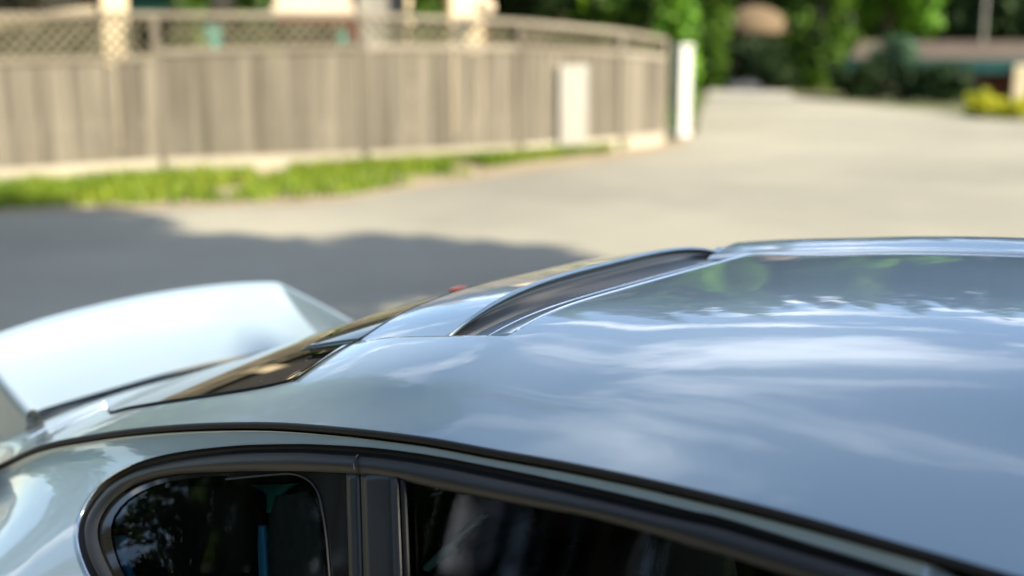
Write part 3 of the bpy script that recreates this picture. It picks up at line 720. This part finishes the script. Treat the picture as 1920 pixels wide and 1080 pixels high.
# rows fan: split line goes from upper[-1] (tail) so start lower rows there
lower = []
A0 = upper[-1]                                            # from gutter end (tail) to window outline end
ntail = 16
for j in range(ntail):                                    # tail wedge between the split line and the arch
    q = A0[ntail-1-j] if False else A0[j]
for k in range(nb2):
    u = k/(nb2-1)
    row = []
    for t in np.linspace(0, 1, 14):
        xx = bl[k, 0]*(1-t)+sl_[k, 0]*t; zz = bl[k, 1]*(1-t)+sl_[k, 1]*t
        row.append(asurf(xx, zz))
    lower.append(row)
lower = np.array(lower)
tailrow = []                                              # from the split line down to the first lower row
A_, B_ = A0, lower[0]
W_ = []
for j in range(16):
    t = j/15
    b = lower[0][int(round((1-t)*13))]
    W_.append([A0[j]*(1-q)+b*q for q in np.linspace(0, 1, 8)])
wedge = np.array(W_)
for r_ in wedge:
    for q in r_: q[1] = float(yside(q[0], q[2]))
for s in (1, -1):
    v, f = [], []
    for Pg in (upper, lower, wedge):
        n_, m_ = Pg.shape[:2]; b0 = len(v)
        for row in Pg:
            for q in row: v.append((q[0], q[1]*s, q[2]))
        for i in range(n_-1):
            for j in range(m_-1): f.append((b0+i*m_+j, b0+i*m_+j+1, b0+(i+1)*m_+j+1, b0+(i+1)*m_+j))
    me = mesh('side_panel', v, f); bm = bmesh.new(); bm.from_mesh(me)
    bmesh.ops.remove_doubles(bm, verts=bm.verts, dist=2e-4); bmesh.ops.recalc_face_normals(bm, faces=bm.faces)
    bm.to_mesh(me); bm.free()
    link('side_panel', me, M['paint'], car, True)
# seals, trim, glass
loft('window_seal', seal, trt, 5, M['rubber'], bulge=lambda t: -.010*math.sin(math.pi*t)**.6, offa=.0015, offb=.001)
half = int(np.argmin(np.abs(trt[:, 0]-side(674, 870)[0])))
loft('window_trim', trt[:half+1], trb[:half+1], 9, M['satin'], bulge=lambda t: .008*math.sin(math.pi*t)**.7)
loft('window_trim', trt[half:], trb[half:], 9, M['satin'], bulge=lambda t: .0085*math.sin(math.pi*t)**.7)
# bright edge on the outer rim of the quarter window
rim = seal[-34:]
for s in (1, -1): link('bright_edge', tube_mesh('bright_edge', [(q[0], (q[1]-.002)*s, q[2]) for q in rim], [.0005]+[.0022]*(len(rim)-2)+[.0022], 6), M['chrome'], car, True)
# trim joint
def on_side(px, py, off): 
    q = side(px, py); return q+np.array([0, -off, off*.25])
for s in (1, -1):
    pts = [on_side(674, y, .011*math.sin(math.pi*(y-852)/40)**.7+.001 if 852 < y < 892 else .001) for y in np.linspace(853, 891, 8)]
    link('trim_joint', tube_mesh('trim_joint', [(q[0], q[1]*s, q[2]) for q in pts], .0016, 6), M['gloss'], car)
# pillar panels between quarter window and door
def side_strip(name, xl, xr, ytop, ybot, off, mat, nx=4, round_=.0):
    for s in (1, -1):
        P = []
        for i in range(nx):
            t = i/(nx-1); row = []
            for y in np.linspace(ytop, ybot, 24):
                q = on_side(xl[0]*(1-t)+xr[0]*t + (y-ytop)/(ybot-ytop)*((xl[1]*(1-t)+xr[1]*t)-(xl[0]*(1-t)+xr[0]*t)), y, off+round_*math.sin(math.pi*t))
                row.append((q[0], q[1]*s, q[2]))
            P.append(row)
        o = link(name, fixn(grid_mesh(name, P)), mat, car, True)
        so = o.modifiers.new('thickness', 'SOLIDIFY'); so.thickness = .006; so.offset = -1 if s == 1 else 1
YB = 1290
side_strip('pillar_panel', (649, 660), (672, 684), 882, YB, .000, M['pillar'])
side_strip('pillar_panel', (678, 690), (740, 756), 884, YB, .002, M['pillar'], 6, .001)
side_strip('glass_channel', (742, 758), (750, 766), 896, YB, .004, M['satin'], 5, .002)
side_strip('glass_channel', (751, 767), (762, 778), 899, YB, .001, M['rubber'], 5, .003)
side_strip('pillar_gap', (671, 683), (679, 691), 882, YB, -.006, M['gloss'])
# side glass: quarter light and door window, set a little in
def glass_patch(name, outline_top, zbot, mat, off):
    res = []
    for s in (1, -1):
        P = []
        for q in outline_top:
            row = []
            for t in np.linspace(0, 1, 10):
                z = q[2]*(1-t)+min(zbot, q[2]-.001)*t
                row.append((q[0], s*(float(yside(q[0], z))+off), z))
            P.append(row)
        res.append(link(name, fixn(grid_mesh(name, P)), mat, car, True))
    return res
xg = side(660, 900)[0]
qt = [q for q in trb if q[0] <= xg]; itq = int(np.argmin([q[0] for q in qt]))
qwin = glass_patch('quarter_window', qt[:itq+1], .835, M['sideglass'], .010)
dw = [q for q in trb if q[0] >= side(752, 900)[0]-.012]
dwin = glass_patch('door_window', dw, .845, M['sideglass'], .010)
# black printed band round the quarter glass
FRI = [(640, 886), (560, 889), (437, 893), (360, 898), (300, 908), (255, 925), (226, 946), (207, 972), (202, 996), (207, 1030), (222, 1072), (250, 1120)]
FRO = [(650, 884), (560, 882), (437, 882), (340, 887), (268, 902), (226, 924), (203, 946), (187, 972), (181, 992), (184, 1030), (200, 1074), (226, 1120)]
fi = resample(np.array([side(*t) for t in FRI]), 40)+np.array([0, .006, 0]); fo = resample(np.array([side(*t) for t in FRO]), 40)+np.array([0, .006, 0])
loft('window_band', fo, fi, 3, M['gloss'], parent=car)
# second band: rounded front corner of the quarter light
FRA = [(420, 900), (500, 892), (545, 890), (575, 902), (592, 925), (601, 962), (608, 1010), (614, 1080), (620, 1150)]
FRB = [(420, 884), (500, 884), (560, 884), (620, 886), (646, 900), (650, 962), (654, 1010), (658, 1080), (664, 1150)]
fa = resample(np.array([side(*t) for t in FRA]), 40)+np.array([0, .007, 0]); fb = resample(np.array([side(*t) for t in FRB]), 40)+np.array([0, .007, 0])
loft('window_band', fa, fb, 4, M['gloss'], parent=car)
link('band_edge', tube_mesh('band_edge', [q+np.array([0, -.003, 0]) for q in fa], .0016, 6), M['satin'], car)

# --- rear window, over the sloping tail
def on_top(px, py):
    v = ray(px, py); lo, hi = .5, 6.0
    ts = np.linspace(lo, hi, 4000)
    for t in ts:
        q = CAM+v*t
        if abs(q[1]) < YD and q[2] < float(S(q[0], q[1])): return q
WPX = [(664, 643), (640, 656), (600, 683), (560, 708), (530, 719), (500, 726), (440, 736), (380, 745), (300, 757), (240, 767), (205, 774)]
_wp = sorted([on_top(*q) for q in WPX if on_top(*q) is not None], key=lambda q: q[0])
print('W', [np.round(q, 3).tolist() for q in _wp])
yw = interp([(_wp[0][0]-.10, abs(_wp[0][1])-.14), (_wp[0][0]-.05, abs(_wp[0][1])-.04)]+[(q[0], abs(q[1])) for q in _wp])
XW0, XW1 = _wp[0][0]-.10, _wp[-1][0]+.005
rf, (n_, m_) = [], ROOFP.shape[:2]
for i in range(n_-1):
    for j in range(m_-1):
        c_ = ROOFP[i:i+2, j:j+2].reshape(-1, 3)
        if c_[:, 0].min() > XW0+.06 and c_[:, 0].max() < .47 and np.all([abs(q[1]) < float(yw(q[0]))-.006 for q in c_]): continue
        rf.append((i*m_+j, i*m_+j+1, (i+1)*m_+j+1, (i+1)*m_+j))
link('roof', fixn(mesh('roof', ROOFP.reshape(-1, 3), rf)), M['paint'], car, True)
def rwz(x, t):
    ye = float(yw(x)); ze = float(S(x, ye))+.005; zm = float(zc(x))+.006
    fb_ = float(sstep(XW0+.02, XW0+.14, x)); fl_ = zm-(zm-ze)*t*t
    return fl_*fb_+(float(S(x, t*ye))+.006)*(1-fb_)
P = [[(x, t*float(yw(x)), rwz(x, t)) for t in np.linspace(-1, 1, 61)] for x in np.linspace(XW0, XW1, 60)]
rw = link('rear_window', fixn(grid_mesh('rear_window', P)), M['rearglass'], car, True)
for s in (-1, 1):
    link('window_edge', tube_mesh('window_edge', [(x, s*(float(yw(x))+.001), float(S(x, float(yw(x))))+.003) for x in np.linspace(XW0+.06, XW1, 60)], .0018, 6), M['rubber'], rw, True)
# --- sliding roof panel, raised above the rear of the roof
HP = .467
def ptop(x, y):
    lift = .034-.010*np.clip((.705-x)/.205, 0, 1)-.012*np.clip((.50-x)/.14, 0, 1)
    return S(x, y)+lift*(1-.93*(np.abs(y)/HP)**3)
ys = np.linspace(-HP, HP, 61)
def rowx(y, x): return x-.03*(abs(y)/HP)**4*0
P = [[(x, y, float(ptop(x, y))) for y in ys] for x in np.linspace(.50, .703, 20)]
sp = link('sliding_roof', fixn(grid_mesh('sliding_roof', P)), M['paint'], car, True)
# its front lip: rolled bright edge, then a dark face below
lipc = [(.705, y, float(ptop(.705, y))-.0035) for y in ys]
link('front_lip', tube_mesh('front_lip', lipc, .0042, 10), M['paint'], sp, True)
P = []
for y in ys:
    zt, zb = float(ptop(.705, y))-.006, float(S(.735, y))-.012
    P.append([(.705-.005*math.sin(math.pi*t)+.034*t**2.2, y, zt*(1-t)+zb*t) for t in np.linspace(0, 1, 8)])
link('front_face', fixn(grid_mesh('front_face', P)), M['brownreflect'], sp, True)  # the brown this face mirrors is painted in by its material
for s in (-1, 1):
    P = [[(x, s*(HP+.001), float(ptop(x, s*HP))-dz) for dz in (0, .004)] for x in np.linspace(.50, .73, 16)]
    link('side_edge', tube_mesh('side_edge', [(x, s*HP, float(ptop(x, s*HP))-.003) for x in np.linspace(.50, .705, 16)], .0032, 8), M['paint'], sp, True)
    P = [[(x, s*(HP-.004), z) for z in (float(ptop(x, s*HP))-.004, float(S(x, s*HP))-.01)] for x in np.linspace(.36, .703, 24)]
    link('side_seal', fixn(grid_mesh('side_seal', P)), M['gloss'], sp, True)
# glass rear half of the panel
P = [[(x, y, float(ptop(x, y))-.001) for y in ys] for x in np.linspace(.34, .496, 16)]
rg = link('roof_glass', fixn(grid_mesh('roof_glass', P)), M['roofglass'], sp, True)
so = rg.modifiers.new('thickness', 'SOLIDIFY'); so.thickness = .005; so.offset = -1
for s in (-1, 1):
    link('glass_edge', tube_mesh('glass_edge', [(x, s*(HP+.0005), float(ptop(x, s*HP))-.004) for x in np.linspace(.345, .50, 12)], [.0012+.003*i/11 for i in range(12)], 8), M['greenedge'], rg, True)
link('panel_joint', tube_mesh('panel_joint', [(.498, y, float(ptop(.498, y))-.0005) for y in ys], .0018, 6), M['gloss'], sp, True)
# bright seam line across the roof ahead of the panel
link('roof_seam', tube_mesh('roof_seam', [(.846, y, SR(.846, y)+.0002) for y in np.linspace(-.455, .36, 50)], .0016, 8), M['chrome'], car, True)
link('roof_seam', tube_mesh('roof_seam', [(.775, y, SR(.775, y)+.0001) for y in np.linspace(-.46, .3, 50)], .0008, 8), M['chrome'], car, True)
# raised ridge along the far side of the roof
prof = [(.285, -.004), (.292, .003), (.32, .009), (.36, .020), (.40, .029), (.44, .034), (.47, .034), (.50, .027), (.53, .014), (.56, -.006)]
pr = resample(np.array(prof), 24)
P = [[(x, y, float(S(x, y))+(dz+.004)*1*(1-float(sstep(1.5, 1.74, x)))-.004) for y, dz in pr] for x in np.r_[.750, .760, np.linspace(.775, 1.74, 50)]]
rd = link('roof_ridge', fixn(grid_mesh('roof_ridge', P)), M['paint'], car, True)
endf = [(.750, y, float(S(.750, y))+dz) for y, dz in pr]
link('ridge_end', fixn(mesh('ridge_end', endf, [tuple(range(len(endf)))])), M['gloss'], rd)
bx_ = link('channel_end', box_mesh('channel_end', .075, .03, .026, .006), M['chrome'], car, True); bx_.location = (.722, .435, float(S(.722, .435))-.004); bx_.rotation_euler = (-.35, -.12, 0)
# orange-red reflection at the glass panel's rear edge, built as a small dome
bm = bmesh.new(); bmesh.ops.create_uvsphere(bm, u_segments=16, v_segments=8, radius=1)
bmesh.ops.scale(bm, vec=(.012, .026, .006), verts=bm.verts); me = bpy.data.meshes.new('orange_glint'); bm.to_mesh(me); bm.free()
oc = link('orange_glint', me, M['orange'], sp, True); oc.location = (.40, -.10, float(ptop(.40, -.10))+.003)

# --- ducktail: U-shaped upturned tail with side wings
wing_b, wing_t = [(-.50, -.505, .898), (-.58, -.490, .886), (-.655, -.470, .880)], [(-.545, -.515, .928), (-.70, -.500, .978), (-.862, -.476, 1.026)]
main_b = [(-.660, -.462, .881), (-.672, -.42, .884), (-.675, -.25, .890), (-.68, 0, .895)]
main_t = [(-.866, -.468, 1.028), (-.876, -.43, 1.034), (-.885, -.25, 1.052), (-.89, 0, 1.060)]
def full(c):
    c = np.array(c); m = c[::-1][1:].copy(); m[:, 1] *= -1; return np.vstack([c, m])
def outset(c, dd, dz, zmin=None):
    o_ = c.copy()
    for q in o_:
        v = q-np.array([-.35, 0, q[2]]); v[2] = 0; v /= np.linalg.norm(v); q += v*dd; q[2] = q[2]-dz if zmin is None else max(zmin, q[2]-dz)
    return o_
v, f = [], []
def tail_section(b_, t_):
    outw = outset(t_, .020, .006); low_ = outset(outw, .03, .22, .70); n_ = len(b_); P = []
    for i in range(n_):
        row = [b_[i]*(1-t)+t_[i]*t+np.array([0, 0, -.014*math.sin(math.pi*t)]) for t in np.linspace(0, 1, 14)]
        row += [t_[i]*(1-t)+outw[i]*t+np.array([0, 0, .004*math.sin(math.pi*t)]) for t in np.linspace(.2, 1, 5)]
        row += [outw[i]*(1-t)+low_[i]*t for t in np.linspace(.1, 1, 6)]
        P.append(row)
    m_ = len(P[0]); b0 = len(v)
    for row in P: v.extend(row)
    for i in range(n_-1):
        for j in range(m_-1): f.append((b0+i*m_+j, b0+i*m_+j+1, b0+(i+1)*m_+j+1, b0+(i+1)*m_+j))
tail_section(resample(full(main_b), 70), resample(full(main_t), 70))
for s_ in (1, -1):
    k_ = np.array([1, s_, 1]); wb, wt = resample(np.array(wing_b), 18)*k_, resample(np.array(wing_t), 18)*k_
    wb = np.vstack([wb, (np.array(main_b[0])*k_)[None]]); wt = np.vstack([wt, (np.array(main_t[0])*k_)[None]])
    tail_section(wb, wt)
P = None
me = mesh('ducktail_spoiler', v, f); bm = bmesh.new(); bm.from_mesh(me); bmesh.ops.recalc_face_normals(bm, faces=bm.faces); bm.to_mesh(me); bm.free()
dt = link('ducktail_spoiler', me, M['paint'], car, True)
# dark air slot at its foot
va_, vb_ = [], []
for t in np.linspace(0, 1, 40):
    y = -.50+t*.98; x0_ = -.605-.03*math.sin(math.pi*t); wdt = .045*math.sin(math.pi*min(1, t*.9+.1))**.8+.006
    va_.append((x0_+wdt, y, float(S(x0_+wdt, y))+.007)); vb_.append((x0_-wdt, y, float(S(x0_-wdt, y))+.012))
link('air_slot', fixn(grid_mesh('air_slot', [va_, vb_])), M['gloss'], dt, True)
# lid seam and small washer nozzle on the rear deck
link('deck_seam', tube_mesh('deck_seam', [(-.42-.05*t, -.40-.19*t, float(S(-.42-.05*t, -.40-.19*t))+.001) for t in np.linspace(0, 1, 14)], .0022, 6), M['chrome'], car, True)
# rear skin
P = []
for z, xo in [(.80, -.96), (.7, -1.0), (.55, -1.02), (.4, -.98), (.3, -.9)]:
    P.append([(xo+.22*abs(t)**3.5, t*(.86 if z < .7 else .74 if z < .75 else .60), z) for t in np.linspace(-1, 1, 30)])
rb = link('rear_bumper', fixn(grid_mesh('rear_bumper', P)), M['paint'], car, True)
link('light_bar', box_mesh('light_bar', .03, 1.3, .05, .01), M['lamp_red'], rb).location = (-1.0, 0, .64)
# windscreen, bonnet, nose (out of the picture)
P = []
for x, z, hw, cr_ in [(1.735, None, .60, 0), (1.9, 1.375, .615, .16), (2.1, 1.27, .65, .13), (2.3, 1.13, .70, .10), (2.5, .975, .74, .07)]:
    P.append([(x-.0, t*hw, (float(S(1.735, t*YD))+.001 if z is None else z-cr_*abs(t)**2.6)) for t in np.linspace(-1, 1, 30)])
link('windscreen', fixn(grid_mesh('windscreen', P)), M['rearglass'], car, True)
P = []
for x, z, hw in [(2.47, .955, .86), (2.7, .90, .87), (3.0, .82, .86), (3.3, .71, .82), (3.5, .58, .74), (3.6, .42, .66), (3.58, .28, .6)]:
    P.append([(x-.16*abs(t)**3, t*hw, z-.05*abs(t)**4+(.05*math.exp(-((abs(t)-.82)/.12)**2) if x < 3.4 else 0)) for t in np.linspace(-1, 1, 34)])
bo = link('bonnet', fixn(grid_mesh('bonnet', P)), M['paint'], car, True)
for s in (-1, 1):
    bm = bmesh.new(); bmesh.ops.create_uvsphere(bm, u_segments=20, v_segments=12, radius=.11); bmesh.ops.scale(bm, vec=(.6, .9, 1), verts=bm.verts)
    me = bpy.data.meshes.new('headlight'); bm.to_mesh(me); bm.free()
    link('headlight', me, M['lamp_clear'], car, True).location = (3.28, s*.66, .66)
    for x in (0, 2.45):
        wh = wheel(car, (x, s*.80, .345), .345, .26, 'y')
link('underbody', box_mesh('underbody', 4.2, 1.36, .16, .03), M['cabin'], car).location = (1.3, 0, .16)
# --- cabin, dark
link('cabin_floor', box_mesh('cabin_floor', 3.0, 1.50, .05), M['cabin'], car).location = (.98, 0, .345)
for s in (-1, 1):
    link('inner_door', box_mesh('inner_door', 2.1, .05, .46, .02), M['cabin'], car).location = (1.32, s*.75, .36)
for s in (-1, 1):
    link('inner_quarter', box_mesh('inner_quarter', 1.0, .05, .48, .02), M['cabin'], car).location = (-.22, s*.66, .36)
link('bulkhead', box_mesh('bulkhead', .05, 1.46, .52, .01), M['cabin'], car).location = (-.45, 0, .34)
P = [[(x, y*.97*YD, float(S(x, y*.97*YD))-.03) for y in np.linspace(-1, 1, 21)] for x in np.linspace(-.35, 1.72, 30)]
link('headliner', fixn(grid_mesh('headliner', P)), M['cabin'], car, True)
link('parcel_shelf', box_mesh('parcel_shelf', .75, 1.12, .06, .02), M['cabin'], car).location = (-.05, 0, .80)
def cushion(name, dims, bev, mat, loc, rot=(0, 0, 0), parent=None):
    o = link(name, box_mesh(name, *dims, bevel=bev, seg=4), mat, parent or car, True); o.location = loc; o.rotation_euler = rot; return o
for s in (-1, 1):
    st = cushion('front_seat', (.50, .50, .16), .06, M['seat'], (1.42, s*.36, .33))
    cushion('backrest', (.14, .48, .62), .06, M['seat'], (-.26, 0, .08), (0, -.28, 0), st)
    cushion('headrest', (.12, .26, .22), .05, M['seat'], (-.46, 0, .66), (0, -.2, 0), st)
    cushion('rear_seat', (.10, .44, .46), .05, M['seat'], (.18, s*.30, .55), (0, -.35, 0))
INW = .055
def side_in(px, py, off):
    v = ray(px, py); lo, hi = .2, 6.0
    for _ in range(60):
        t = (lo+hi)/2; q = CAM+v*t
        if q[1] > float(yside(q[0], q[2]))+off: hi = t
        else: lo = t
    return CAM+v*lo
def inner_patch(name, left, right, off, mat, thick=.008, nx=5):
    L_ = resample(np.array([side_in(*q, off) for q in left]), 24); R_ = resample(np.array([side_in(*q, off) for q in right]), 24)
    for s in (1, -1):
        P = [[((L_[j]*(1-t)+R_[j]*t)*np.array([1, s, 1])+np.array([0, -s*.006*math.sin(math.pi*t), 0])) for j in range(24)] for t in np.linspace(0, 1, nx)]
        o = link(name, fixn(grid_mesh(name, P)), mat, car, True)
        so = o.modifiers.new('thickness', 'SOLIDIFY'); so.thickness = thick; so.offset = 0
inner_patch('pillar_lining', [(516, 930), (508, 965), (506, 1020), (510, 1120)], [(578, 922), (594, 955), (602, 1020), (610, 1120)], .05, M['lining'])
inner_patch('blue_sky_streak', [(490, 985), (488, 1030), (492, 1120)], [(500, 985), (503, 1030), (506, 1120)], .05, M['blueglint'])  # sky reflection on the inner trim, built as coloured strips
inner_patch('blue_sky_streak', [(204, 1004), (212, 1040), (236, 1120)], [(240, 1004), (240, 1040), (268, 1120)], .05, M['blueglint'])
inner_patch('teal_glow_streak', [(470, 908), (500, 925), (506, 960)], [(560, 906), (530, 930), (512, 960)], .052, M['tealglint'])  # teal glow behind the quarter glass, painted as a strip
inner_patch('speaker_pod', [(300, 920), (262, 960), (270, 1010), (330, 1080)], [(440, 912), (474, 950), (482, 1010), (470, 1080)], .045, M['seat'], .03)
inner_patch('cyan_reflection', [(795, 1062), (850, 1010), (908, 962)], [(806, 1072), (862, 1018), (918, 966)], .035, M['belt'], .003)  # diagonal cyan reflection in the door glass, built as a solid strip
